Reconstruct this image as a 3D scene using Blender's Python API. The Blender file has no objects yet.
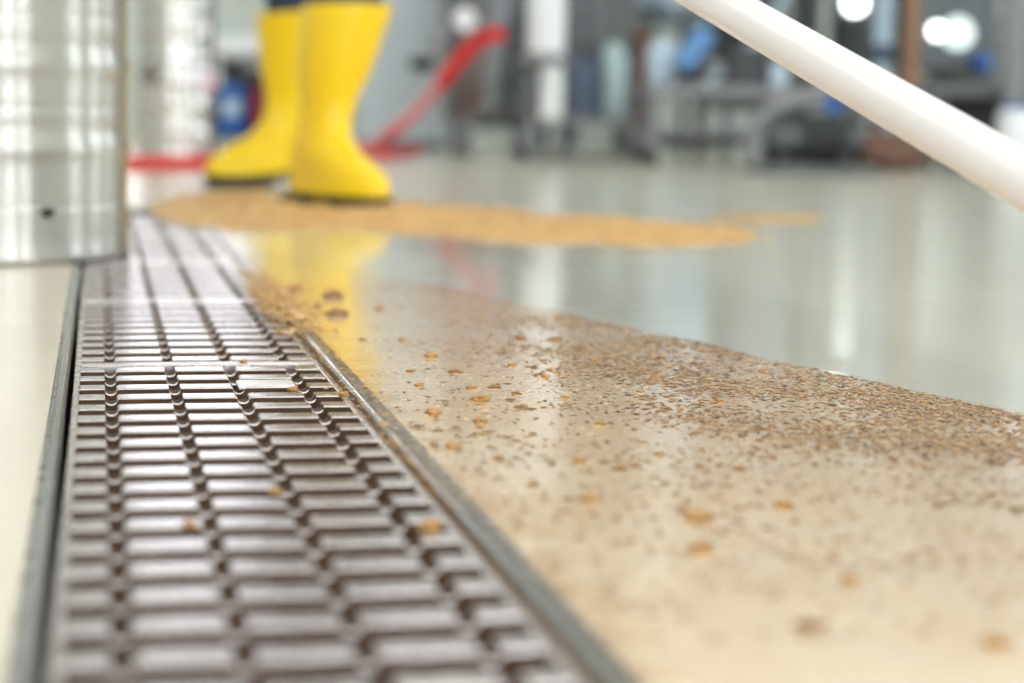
import bpy, bmesh, math, random
from mathutils import Vector, Matrix, noise
random.seed(7)
S = bpy.context.scene
C = S.collection
PI = math.pi
# ---------------------------------------------------------------- camera
W, H, F = 1024, 683, 2000.0
PITCH, YAW, ROLL, CAMH = math.radians(6.70), math.radians(11.70), math.radians(1.0), 0.2
cd = bpy.data.cameras.new('camera'); cam = bpy.data.objects.new('camera', cd); C.objects.link(cam)
MC = Matrix.Translation((0, 0, CAMH)) @ Matrix.Rotation(-YAW, 4, 'Z') @ Matrix.Rotation(PI/2 - PITCH, 4, 'X') @ Matrix.Rotation(ROLL, 4, 'Z')
cam.matrix_world = MC
cd.sensor_width = 36; cd.lens = F * 36 / W; cd.clip_start = 0.02; cd.clip_end = 100
cd.dof.use_dof = True; cd.dof.focus_distance = 1.42; cd.dof.aperture_fstop = 3.9
S.camera = cam
# ---------------------------------------------------------------- world, exposure
wd = bpy.data.worlds.new('world'); S.world = wd; wd.use_nodes = True
wd.node_tree.nodes['Background'].inputs[0].default_value = (0.80, 0.88, 1.0, 1)
wd.node_tree.nodes['Background'].inputs[1].default_value = 0.8
S.view_settings.view_transform = 'Standard'; S.view_settings.look = 'None'
S.view_settings.gamma = 1.0; S.view_settings.exposure = 1.28; S.view_settings.use_curve_mapping = False
# ---------------------------------------------------------------- room lights (ceiling lamps and daylight of added windows)
RX0, RX1, RY0, RY1, RZ = -4.5, 7.5, -5.0, 11.0, 4.6
def area(loc, rot, sx, sy, power, col):
    l = bpy.data.lights.new('area_light', 'AREA'); l.shape = 'RECTANGLE'; l.size = sx; l.size_y = sy
    l.energy = power; l.color = col
    o = bpy.data.objects.new('area_light', l); C.objects.link(o); o.location = loc; o.rotation_euler = rot
    return o
LAMPS = [(x, y) for x in (-2.2, 1.5, 5.2) for y in (-2.0, 2.0, 5.6, 9.0)]
for x, y in LAMPS:
    area((x, y, RZ - 0.36), (0, 0, 0), 0.3, 2.2, 8.5, (1.0, 0.97, 0.93))
ADDED_WIN = [-3.3, -1.1, 1.1, 3.3, 5.5]                       # unseen windows behind the camera, added for streaks on the keg
for x in ADDED_WIN:
    area((x, RY0 + 0.06, 2.0), (PI/2, 0, 0), 0.95, 2.9, 9, (0.93, 0.97, 1.0))
for y in (1.5, 4.5, 7.5):                              # unseen windows in the right wall, narrowed to thin a keg streak
    area((RX1 - 0.06, y, 2.5), (0, -PI/2, 0), 1.1, 1.4, 7, (0.95, 0.98, 1.0))

def P(px, py, D):
    return MC @ Vector(((px - W/2) / F * D, -(py - H/2) / F * D, -D))
def G(px, py, z=0.0):
    o = MC.translation; d = (MC.to_3x3() @ Vector(((px - W/2) / F, -(py - H/2) / F, -1)))
    t = (z - o.z) / d.z
    return o + d * t
RT = Vector((math.cos(YAW), -math.sin(YAW), 0)); FW = Vector((math.sin(YAW), math.cos(YAW), 0)); UP = Vector((0, 0, 1))
def zat(px, py, D): return P(px, py, D).z

# ---------------------------------------------------------------- materials
def mat(name, col, rough=0.5, metal=0.0, bump=0.0, bscale=30.0, var=0.0, vscale=8.0, emit=None, estr=0.0, aniso=0.0, coat=0.0, trans=0.0, stretch=None, spec=None):
    m = bpy.data.materials.new(name); m.use_nodes = True
    nt = m.node_tree; b = nt.nodes['Principled BSDF']
    b.inputs['Base Color'].default_value = (*col, 1); b.inputs['Roughness'].default_value = rough
    b.inputs['Metallic'].default_value = metal; b.inputs['Anisotropic'].default_value = aniso
    b.inputs['Coat Weight'].default_value = coat; b.inputs['Transmission Weight'].default_value = trans
    if spec is not None: b.inputs['Specular IOR Level'].default_value = spec
    if emit: b.inputs['Emission Color'].default_value = (*emit, 1); b.inputs['Emission Strength'].default_value = estr
    if aniso:
        tg = nt.nodes.new('ShaderNodeTangent'); tg.direction_type = 'RADIAL'; tg.axis = 'Z'; nt.links.new(tg.outputs[0], b.inputs['Tangent']); b.inputs['Anisotropic Rotation'].default_value = 0.25
    tc = nt.nodes.new('ShaderNodeTexCoord'); mp = nt.nodes.new('ShaderNodeMapping')
    nt.links.new(tc.outputs['Object'], mp.inputs['Vector'])
    if stretch: mp.inputs['Scale'].default_value = stretch
    nz = nt.nodes.new('ShaderNodeTexNoise'); nz.inputs['Scale'].default_value = vscale; nz.inputs['Detail'].default_value = 4
    nt.links.new(mp.outputs[0], nz.inputs['Vector'])
    if var > 0:
        mx = nt.nodes.new('ShaderNodeMix'); mx.data_type = 'RGBA'
        mx.inputs[6].default_value = (*[max(0, c*(1-var)) for c in col], 1); mx.inputs[7].default_value = (*[min(1, c*(1+var)) for c in col], 1)
        nt.links.new(nz.outputs['Fac'], mx.inputs[0]); nt.links.new(mx.outputs[2], b.inputs['Base Color'])
    rr = nt.nodes.new('ShaderNodeMapRange'); rr.inputs[3].default_value = rough*0.8; rr.inputs[4].default_value = min(1, rough*1.2)
    nt.links.new(nz.outputs['Fac'], rr.inputs[0]); nt.links.new(rr.outputs[0], b.inputs['Roughness'])
    if bump > 0:
        n2 = nt.nodes.new('ShaderNodeTexNoise'); n2.inputs['Scale'].default_value = bscale; n2.inputs['Detail'].default_value = 3
        nt.links.new(mp.outputs[0], n2.inputs['Vector'])
        bp = nt.nodes.new('ShaderNodeBump'); bp.inputs['Strength'].default_value = bump; bp.inputs['Distance'].default_value = 0.002
        nt.links.new(n2.outputs['Fac'], bp.inputs['Height']); nt.links.new(bp.outputs[0], b.inputs['Normal'])
    return m
M = {}
M['keg'] = mat('keg_steel', (0.56, 0.54, 0.51), 0.33, 1.0, 0, 8, 0.04, 5, stretch=(1, 1, 14), aniso=0.92)
M['far_keg'] = mat('dull_keg_steel', (0.68, 0.66, 0.64), 0.20, 1.0, 0, 8, 0.08, 6, aniso=0.9)
M['steel'] = mat('machine_steel', (0.24, 0.25, 0.27), 0.28, 1.0, 0.05, 12, 0.1, 5)
M['dsteel'] = mat('dark_steel', (0.08, 0.085, 0.09), 0.35, 0.8, 0, 12, 0.15, 5)
M['grate'] = mat('wet_grate_steel', (0.68, 0.62, 0.62), 0.27, 1.0, 0.06, 160, 0.16, 45)
M['rim'] = mat('wet_rim_steel', (0.40, 0.40, 0.40), 0.22, 1.0, 0.3, 90, 0.25, 30)
M['plate'] = mat('bright_plate', (0.90, 0.86, 0.84), 0.35, 0.6, 0.1, 60, 0.04, 30)
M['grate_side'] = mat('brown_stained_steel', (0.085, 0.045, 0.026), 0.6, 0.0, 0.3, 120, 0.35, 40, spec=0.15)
M['trough'] = mat('trough_residue', (0.07, 0.04, 0.024), 0.6, 0.0, 0.4, 60, 0.3, 20, spec=0.2)
M['seal'] = mat('black_seal', (0.02, 0.02, 0.02), 0.35, 0, 0.3, 60, 0.2, 20)
M['darkrim'] = mat('dark_wet_rim', (0.30, 0.265, 0.235), 0.28, 0.9, 0.5, 110, 0.3, 60)
M['cord'] = mat('grey_joint_cord', (0.22, 0.22, 0.21), 0.28, 0.2, 0.3, 80, 0.2, 30)
M['yellow'] = mat('yellow_rubber', (1.0, 0.66, 0.0), 0.36, 0, 0.04, 20, 0.0, 6, spec=0.5, coat=0.15)
M['black'] = mat('black_rubber', (0.012, 0.012, 0.012), 0.5)
M['navy'] = mat('navy_cloth', (0.035, 0.05, 0.095), 0.85, 0, 0.3, 120, 0.2, 20)
M['skin'] = mat('skin', (0.62, 0.38, 0.27), 0.5)
M['hair'] = mat('hair', (0.06, 0.035, 0.02), 0.6)
M['handle'] = mat('white_handle', (0.93, 0.88, 0.88), 0.30, 0, 0.02, 20, 0.015, 6, coat=0.2)
M['red'] = mat('red_hose', (0.72, 0.015, 0.02), 0.35, 0, 0.05, 30, 0.08, 10)
M['glare_red'] = mat('overexposed_red_hose', (0.80, 0.22, 0.25), 0.35, 0, 0.05, 30, 0.08, 10)  # overexposed stretch of the red hose, glare put into the colour
M['cabinet'] = mat('pale_cabinet', (0.62, 0.70, 0.76), 0.4, 0, 0.02, 20, 0.03, 3)
M['white'] = mat('white_plastic', (0.86, 0.87, 0.90), 0.35, 0, 0, 20, 0.02, 3)
M['pale_blue'] = mat('pale_blue_plastic', (0.55, 0.68, 0.80), 0.4, 0, 0, 20, 0.04, 6)
M['teal'] = mat('pale_teal_plastic', (0.50, 0.66, 0.66), 0.4, 0, 0, 20, 0.04, 6)
M['blue'] = mat('blue_plastic', (0.02, 0.13, 0.46), 0.35, 0, 0, 20, 0.08, 6)
M['bright_blue'] = mat('bright_blue_plastic', (0.005, 0.10, 0.42), 0.3)
M['mid_blue'] = mat('mid_blue_plastic', (0.12, 0.30, 0.62), 0.35)
M['dblue'] = mat('dark_blue_paint', (0.05, 0.08, 0.14), 0.4)
M['dred'] = mat('dark_red_plastic', (0.30, 0.012, 0.03), 0.4)
M['brown'] = mat('brown_sacking', (0.16, 0.085, 0.06), 0.8, 0, 0.4, 40, 0.2, 12)
M['copper'] = mat('orange_brown_pipe', (0.34, 0.19, 0.11), 0.45, 0.2, 0, 20, 0.1, 8)
M['grey'] = mat('grey_paint', (0.13, 0.135, 0.14), 0.45, 0, 0, 20, 0.06, 5)
M['lgrey'] = mat('light_grey_paint', (0.24, 0.24, 0.255), 0.4, 0, 0, 20, 0.06, 5)
M['darkpaint'] = mat('charcoal_paint', (0.05, 0.052, 0.055), 0.5)
M['glint_bright'] = mat('glowing_glint', (0.9, 1.0, 0.97), 0.3, emit=(0.93, 1.0, 0.96), estr=3.0)  # glow stands in for bright reflections on steel
M['glint_dim'] = mat('glowing_dim_glint', (0.7, 0.8, 0.78), 0.3, emit=(0.75, 0.9, 0.86), estr=0.45)  # weaker glow for a paler steel reflection
M['wall'] = mat('wall_paint', (0.66, 0.70, 0.67), 0.6, 0, 0.05, 10, 0.03, 1)
M['ceil'] = mat('ceiling_paint', (0.80, 0.82, 0.82), 0.7, 0, 0, 10, 0.02, 1)
M['pane'] = mat('window_pane', (0.8, 0.85, 0.9), 0.2, emit=(0.86, 0.94, 1.0), estr=2.8)
M['pane_soft'] = mat('added_soft_pane', (0.8, 0.85, 0.9), 0.3, emit=(0.90, 0.93, 1.0), estr=2.8)
M['wframe'] = mat('window_frame', (0.5, 0.52, 0.54), 0.5)
M['tube'] = mat('lamp_diffuser', (1, 1, 1), 0.4, emit=(1.0, 0.97, 0.93), estr=4)
M['sticker'] = mat('keg_sticker', (0.85, 0.80, 0.86), 0.5)
M['pink'] = mat('pink_print', (0.85, 0.35, 0.42), 0.5)
M['grain'] = mat('spent_grain', (0.58, 0.30, 0.09), 0.45, 0, 0.5, 200, 0.35, 60, coat=0.3)
M['grain_dark'] = mat('dark_grain', (0.36, 0.185, 0.07), 0.4, 0, 0.4, 200, 0.4, 60, coat=0.3)
M['heap'] = mat('grain_heap', (0.72, 0.43, 0.16), 0.6, 0, 0.9, 160, 0.35, 50)
def grain_mat(name, cols):
    m = mat(name, cols[0], 0.4, 0, 0, 20, 0, 8); nt = m.node_tree; b = nt.nodes['Principled BSDF']
    g = nt.nodes.new('ShaderNodeNewGeometry'); r = nt.nodes.new('ShaderNodeValToRGB')
    r.color_ramp.elements[0].color = (*cols[0], 1); r.color_ramp.elements[1].color = (*cols[-1], 1)
    for i, c in enumerate(cols[1:-1]):
        e = r.color_ramp.elements.new((i+1) / (len(cols)-1)); e.color = (*c, 1)
    nt.links.new(g.outputs['Random Per Island'], r.inputs[0]); nt.links.new(r.outputs[0], b.inputs['Base Color'])
    b.inputs['Coat Weight'].default_value = 0.3
    return m
M['flakes'] = grain_mat('grain_flakes', [(0.13, 0.06, 0.02), (0.28, 0.14, 0.05), (0.42, 0.21, 0.07), (0.52, 0.31, 0.12), (0.20, 0.14, 0.09)])
M['heapflakes'] = grain_mat('heap_flakes', [(0.45, 0.22, 0.06), (0.70, 0.40, 0.13), (0.82, 0.52, 0.2), (0.62, 0.36, 0.12)])
M['water'] = mat('water', (1, 1, 1), 0.02, 0, 0, 20, 0, 8, trans=1.0)
M['water'].node_tree.nodes['Principled BSDF'].inputs['IOR'].default_value = 1.33

# drain layout, needed by the floor
def dx(px, py): return G(px, py).x
GX0, GX1 = dx(70, 420), dx(369, 420)            # outer edges of the grate frame
CH0, CH1 = GX0 - 0.0042, GX1 + 0.002           # channel opening
RL = GX0 - 0.0138; RR = GX1 + 0.018              # outer edges of the metal rims
DY0, DY1 = 0.1, 3.75
print('drain', GX0, GX1, RL, RR, 'joint Y', G(80, 363.5).y, G(312, 358).y, 'lines', [round(G(120, y).y, 3) for y in (297, 279, 263)])
# wet edge on the floor: a straight line between two ground points
E0, E1 = G(430, 284), G(1000, 409)
en = Vector((-(E1 - E0).y, (E1 - E0).x, 0)).normalized()
if (G(700, 250) - E0).dot(en) < 0: en = -en
def edge_side(p): return (p - E0).dot(en)             # >0 beyond the edge (clean water), <0 near side (grain)
def floor_mat():
    m = bpy.data.materials.new('wet_epoxy_floor'); m.use_nodes = True; nt = m.node_tree; N = nt.nodes; L = nt.links
    b = N['Principled BSDF']
    geo = N.new('ShaderNodeNewGeometry')
    def vec(op, a, bb):
        n = N.new('ShaderNodeVectorMath'); n.operation = op
        for k, v in enumerate((a, bb)):
            if hasattr(v, 'node'): L.new(v, n.inputs[k])
            else: n.inputs[k].default_value = v
        return n
    def mth(op, a, bb, clamp=False):
        n = N.new('ShaderNodeMath'); n.operation = op; n.use_clamp = clamp
        for k, v in enumerate((a, bb)):
            if hasattr(v, 'node'): L.new(v, n.inputs[k])
            else: n.inputs[k].default_value = v
        return n.outputs[0]
    def ns(scale, det=4, rough=0.5, stretch=(1, 1, 1)):
        mp = N.new('ShaderNodeMapping'); mp.inputs['Scale'].default_value = stretch; L.new(geo.outputs['Position'], mp.inputs['Vector'])
        n = N.new('ShaderNodeTexNoise'); n.inputs['Scale'].default_value = scale; n.inputs['Detail'].default_value = det; n.inputs['Roughness'].default_value = rough
        L.new(mp.outputs[0], n.inputs['Vector']); return n.outputs['Fac']
    def mr(v, a, bb, c=0.0, d=1.0):
        n = N.new('ShaderNodeMapRange'); n.inputs[1].default_value = a; n.inputs[2].default_value = bb; n.inputs[3].default_value = c; n.inputs[4].default_value = d
        L.new(v, n.inputs[0]); return n.outputs[0]
    def mix(f, a, bb):
        n = N.new('ShaderNodeMix'); n.data_type = 'RGBA'
        L.new(f, n.inputs[0])
        for k, v in ((6, a), (7, bb)):
            if hasattr(v, 'node'): L.new(v, n.inputs[k])
            else: n.inputs[k].default_value = (*v, 1)
        return n.outputs[2]
    sub = vec('SUBTRACT', geo.outputs['Position'], tuple(E0))
    dot = vec('DOT_PRODUCT', sub.outputs[0], tuple(en)).outputs['Value']
    wob = mth('MULTIPLY', mth('SUBTRACT', ns(7, 2), 0.5), 0.05)
    d = mth('ADD', dot, wob)
    near = mr(d, 0.006, -0.006)                              # 1 on the near, gritty side
    sx = N.new('ShaderNodeSeparateXYZ'); L.new(geo.outputs['Position'], sx.inputs[0])
    rightside = mr(sx.outputs['X'], 0.0, 0.02)
    dirty = mth('MULTIPLY', near, rightside)
    fine = mr(ns(220, 3, 0.6), 0.46, 0.62)                  # fine dust specks of residue
    blot = mr(ns(9, 3), 0.38, 0.62)
    band = mr(d, -0.42, -0.02)                               # residue thickest along the wet edge
    dust = mth('MULTIPLY', mth('MULTIPLY', dirty, fine), mth('ADD', mth('MULTIPLY', blot, 0.45), mth('MULTIPLY', band, 0.7)), True)
    dust = mth('MINIMUM', dust, 0.75)
    clean = mix(mr(ns(1.5, 3), 0.3, 0.7), (0.70, 0.69, 0.57), (0.77, 0.75, 0.62))
    leftside = mr(sx.outputs['X'], 0.0, -0.02)
    clean = mix(leftside, clean, mix(mr(ns(2.5, 3), 0.3, 0.7), (0.73, 0.63, 0.49), (0.79, 0.70, 0.56)))  # warmer left floor puts its different reflections into the colour
    beige = mix(mr(ns(5, 4), 0.35, 0.65), (0.92, 0.66, 0.41), (0.92, 0.74, 0.53))
    sub2 = vec('SUBTRACT', geo.outputs['Position'], tuple(E0))
    along = vec('DOT_PRODUCT', sub2.outputs[0], tuple((E1 - E0).normalized())).outputs['Value']
    fade = mr(mth('ADD', along, wob), -0.16, 0.12)
    base = mix(mth('MULTIPLY', dirty, mr(mth('ADD', along, mth('MULTIPLY', d, -1.2)), -0.25, 0.15)), clean, beige)
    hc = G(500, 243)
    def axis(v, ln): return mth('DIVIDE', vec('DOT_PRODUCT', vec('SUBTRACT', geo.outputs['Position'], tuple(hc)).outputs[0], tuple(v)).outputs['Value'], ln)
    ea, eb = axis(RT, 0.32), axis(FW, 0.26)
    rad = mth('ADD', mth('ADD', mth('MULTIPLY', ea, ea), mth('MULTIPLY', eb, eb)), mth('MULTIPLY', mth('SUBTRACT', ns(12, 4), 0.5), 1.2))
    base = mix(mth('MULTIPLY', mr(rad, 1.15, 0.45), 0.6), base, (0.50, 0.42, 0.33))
    fringe = mth('MULTIPLY', mth('MULTIPLY', rightside, mr(sx.outputs['X'], RR + 0.030, RR)), mr(ns(30, 4), 0.35, 0.6))
    base = mix(mth('MULTIPLY', fringe, 0.75), base, (0.62, 0.33, 0.12))
    base = mix(dust, base, (0.46, 0.27, 0.12))
    L.new(base, b.inputs['Base Color'])
    wet = mth('MAXIMUM', dirty, mth('MULTIPLY', rightside, mth('MULTIPLY', mr(sx.outputs['X'], 0.75, 0.50), mr(sx.outputs['Y'], 4.2, 3.6))))
    rg = mix(wet, (0.26, 0.26, 0.26), (0.17, 0.17, 0.17))
    cr = mix(wet, (0.17, 0.17, 0.17), (0.06, 0.06, 0.06)); L.new(cr, b.inputs['Coat Roughness'])
    L.new(rg, b.inputs['Roughness'])
    b.inputs['Coat Weight'].default_value = 0.6; b.inputs['Coat Roughness'].default_value = 0.06
    b.inputs['IOR'].default_value = 1.45
    hgt = mth('ADD', mth('MULTIPLY', ns(3.5, 2), 0.9), mth('MULTIPLY', mth('MULTIPLY', ns(70, 3), dirty), 0.35))
    bp = N.new('ShaderNodeBump'); bp.inputs['Strength'].default_value = 0.35; bp.inputs['Distance'].default_value = 0.004
    L.new(hgt, bp.inputs['Height']); L.new(bp.outputs[0], b.inputs['Normal']); L.new(bp.outputs[0], b.inputs['Coat Normal'])
    return m
M['floor'] = floor_mat()

# ---------------------------------------------------------------- mesh helpers
def obj(name, bm, m, parent=None, smooth=True, bevel=0.0, seg=2, angle=35):
    me = bpy.data.meshes.new(name)
    bmesh.ops.recalc_face_normals(bm, faces=bm.faces[:])
    bm.to_mesh(me); bm.free()
    o = bpy.data.objects.new(name, me); C.objects.link(o)
    for mm in (m if isinstance(m, (list, tuple)) else [m]): me.materials.append(mm)
    if smooth:
        for p in me.polygons: p.use_smooth = True
        me.set_sharp_from_angle(angle=math.radians(angle))
    if bevel > 0:
        md = o.modifiers.new('bevel', 'BEVEL'); md.width = bevel; md.segments = seg; md.limit_method = 'ANGLE'; md.angle_limit = math.radians(40)
    if parent: o.parent = parent
    return o
def tag(o, label, cat, group=None, kind=None):
    o['label'] = label; o['category'] = cat
    if group: o['group'] = group
    if kind: o['kind'] = kind
    return o
def thing(name, label, cat, loc=(0, 0, 0), rotz=0, group=None):
    o = bpy.data.objects.new(name, None); C.objects.link(o); o.empty_display_size = 0.1
    o.location = loc; o.rotation_euler = (0, 0, rotz)
    return tag(o, label, cat, group)
def struct(name, bm, m, **k):
    o = obj(name, bm, m, **k); o['kind'] = 'structure'; return o
def box(bm, x0, x1, y0, y1, z0, z1):
    vs = [bm.verts.new((x, y, z)) for z in (z0, z1) for x, y in ((x0, y0), (x1, y0), (x1, y1), (x0, y1))]
    for f in ((0, 1, 2, 3), (4, 5, 6, 7), (0, 1, 5, 4), (1, 2, 6, 5), (2, 3, 7, 6), (3, 0, 4, 7)):
        bm.faces.new([vs[i] for i in f])
    return bm
def obox(bm, c, dx, dy, dz, ax=RT, ay=FW, az=UP):
    """box centred on c, oriented by ax, ay, az"""
    vs = [bm.verts.new(c + ax*(sx*dx/2) + ay*(sy*dy/2) + az*(sz*dz/2)) for sz in (-1, 1) for sx, sy in ((-1, -1), (1, -1), (1, 1), (-1, 1))]
    for f in ((0, 1, 2, 3), (4, 5, 6, 7), (0, 1, 5, 4), (1, 2, 6, 5), (2, 3, 7, 6), (3, 0, 4, 7)):
        bm.faces.new([vs[i] for i in f])
    return bm
def lathe(bm, prof, n=48, c=(0, 0, 0), cap0=True, cap1=True):
    rings = []
    for r, z in prof:
        rings.append([bm.verts.new((c[0] + r*math.cos(2*PI*k/n), c[1] + r*math.sin(2*PI*k/n), c[2] + z)) for k in range(n)])
    for a, b in zip(rings, rings[1:]):
        for k in range(n): bm.faces.new((a[k], a[(k+1) % n], b[(k+1) % n], b[k]))
    if cap0: bm.faces.new(rings[0])
    if cap1: bm.faces.new(rings[-1])
    return bm
def smooth_path(pts, sub=8):
    P_ = [Vector(p) for p in pts]; out = []
    for i in range(len(P_)-1):
        p0 = P_[max(0, i-1)]; p1 = P_[i]; p2 = P_[i+1]; p3 = P_[min(len(P_)-1, i+2)]
        for k in range(sub):
            t = k/sub
            out.append(0.5*((2*p1) + (p2-p0)*t + (2*p0-5*p1+4*p2-p3)*t*t + (3*p1-p0-3*p2+p3)*t**3))
    out.append(P_[-1]); return out
def tube(bm, pts, r, n=12, caps=True):
    pts = [Vector(p) for p in pts]; rings = []; prev = None
    for i, p in enumerate(pts):
        t = (pts[min(i+1, len(pts)-1)] - pts[max(i-1, 0)]).normalized()
        if prev is None: u = t.orthogonal().normalized()
        else: u = (prev - t*prev.dot(t)).normalized()
        prev = u; v = t.cross(u); rr = r[i] if isinstance(r, (list, tuple)) else r
        rings.append([bm.verts.new(p + (u*math.cos(2*PI*k/n) + v*math.sin(2*PI*k/n))*rr) for k in range(n)])
    for a, b in zip(rings, rings[1:]):
        for k in range(n): bm.faces.new((a[k], a[(k+1) % n], b[(k+1) % n], b[k]))
    if caps: bm.faces.new(rings[0]); bm.faces.new(rings[-1])
    return bm
def ball(bm, c, r, sc=(1, 1, 1), u=16, v=10):
    bmesh.ops.create_uvsphere(bm, u_segments=u, v_segments=v, radius=r, matrix=Matrix.Translation(c) @ Matrix.Diagonal((*sc, 1)))
    return bm
def B(): return bmesh.new()

# ---------------------------------------------------------------- drain layout (world X across, Y along)
# ---------------------------------------------------------------- setting
bm = B()
for x0, x1, y0, y1 in ((RX0, RL, RY0, RY1), (RR, RX1, RY0, RY1), (RL, RR, DY1, RY1), (RL, RR, RY0, DY0)):
    box(bm, x0, x1, y0, y1, -0.12, 0.0)
struct('floor', bm, M['floor'], smooth=False)
def wall(name, x0, x1, y0, y1, z0, z1, m='wall'): return struct(name, box(B(), x0, x1, y0, y1, z0, z1), M[m], smooth=False)
wall('wall_back', RX0, RX1, RY1, RY1+0.2, 0, RZ)
wall('wall_left', RX0-0.2, RX0, RY0, RY1, 0, RZ)
wall('wall_right', RX1, RX1+0.2, RY0, RY1, 0, RZ)
wall('wall_front', RX0, RX1, RY0-0.2, RY0, 0, RZ)
wall('ceiling', RX0-0.2, RX1+0.2, RY0-0.2, RY1+0.2, RZ, RZ+0.2, 'ceil')
def window(i, c, w, h, axis, pm='pane'):
    t = struct('window_%d' % i, B(), M['wframe']) if False else bpy.data.objects.new('window_%d' % i, None)
    C.objects.link(t); t.location = c; t['kind'] = 'structure'
    rz = 0 if axis == 'y' else -PI/2
    t.rotation_euler = (0, 0, rz)
    f = B()
    for sx in (-1, 1): box(f, sx*w/2 - 0.03, sx*w/2 + 0.03, 0.005, 0.05, -h/2, h/2)
    for sz in (-1, 0.2, 1): box(f, -w/2, w/2, 0.008, 0.045, sz*h/2 - 0.03, sz*h/2 + 0.03)
    obj('window_frame', f, M['wframe'], t, smooth=False)
    obj('pane', box(B(), -w/2, w/2, 0.001, 0.02, -h/2, h/2), M[pm], t, smooth=False)
for i, x in enumerate(ADDED_WIN): window(i+1, (x, RY0, 2.0), 1.0, 3.0, 'y')
for i, y in enumerate((1.5, 4.5, 7.5)):
    t = window(i+6, (RX1, y, 2.5), 1.15, 1.5, 'x')
for i, (px0, px1, z0, z1) in enumerate(((20, 250, 0.85, 1.95), (955, 1040, 1.75, 2.7))):  # added unseen windows, placed to brighten the grate and the floor
    a, b = P(px0, 100, 1), P(px1, 100, 1); xa, xb = a.x/a.y*RY1, b.x/b.y*RY1
    window(i+9, ((xa+xb)/2, RY1, (z0+z1)/2), xb-xa, z1-z0, 'y', 'pane_soft')
    bpy.data.objects['window_%d' % (i+9)].rotation_euler = (0, 0, PI)
for o in [o for o in C.objects if o.name in ('window_6', 'window_7', 'window_8')]: o.rotation_euler = (0, 0, PI/2)
for k, (x, y) in enumerate(LAMPS):
    t = thing('ceiling_lamp', 'long white strip lamp hanging from the hall ceiling', 'lamp', (x, y, RZ - 0.34), group='strip lamps under the ceiling')
    obj('housing', box(B(), -0.17, 0.17, -1.12, 1.12, 0.0, 0.10), M['lgrey'], t, smooth=False, bevel=0.01)
    for yy in (-0.8, 0.8): obj('hanger', tube(B(), [(0, yy, 0.1), (0, yy, 0.34)], 0.006, 8), M['dsteel'], t)

# ---------------------------------------------------------------- drain channel
t = thing('drain_channel', 'stainless steel floor drain channel running from the foreground towards the boots', 'drain', (0, 0, 0))
DEP = -0.10
f = B()
box(f, CH0-0.003, CH0, DY0, DY1, DEP, -0.004); box(f, CH1, CH1+0.003, DY0, DY1, DEP, -0.004); box(f, CH0, CH1, DY0, DY1, DEP-0.003, DEP)
box(f, CH0, CH1, DY0, DY0+0.003, DEP, -0.002); box(f, CH0, CH1, DY1-0.003, DY1, DEP, -0.002)
obj('trough', f, M['trough'], t, smooth=False)
f = B(); box(f, RL+0.003, CH0-0.001, DY0, DY1, -0.02, 0.0012); obj('rim', f, M['rim'], t, bevel=0.0012)
f = B(); box(f, CH0-0.0012, CH0+0.0006, DY0, DY1, -0.03, -0.001); obj('rim_lip', f, M['seal'], t, bevel=0.0004)
f = B(); box(f, RR-0.0085, RR, DY0, DY1, -0.02, 0.0008); obj('rim', f, M['darkrim'], t, bevel=0.0008)
f = B(); box(f, RL, RL+0.0034, DY0, DY1, -0.02, -0.0008); obj('sealing_joint', f, M['cord'], t, bevel=0.001)
f = B(); tube(f, [(GX1+0.0064, DY0 + (DY1-DY0)*k/60, -0.0002) for k in range(61)], 0.0029, 14); obj('joint_cord', f, M['rim'], t)
f = B(); box(f, CH1, RR-0.0085, DY0, DY1, -0.02, -0.0035); obj('joint_groove', f, M['grain_dark'], t, smooth=False)

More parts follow.
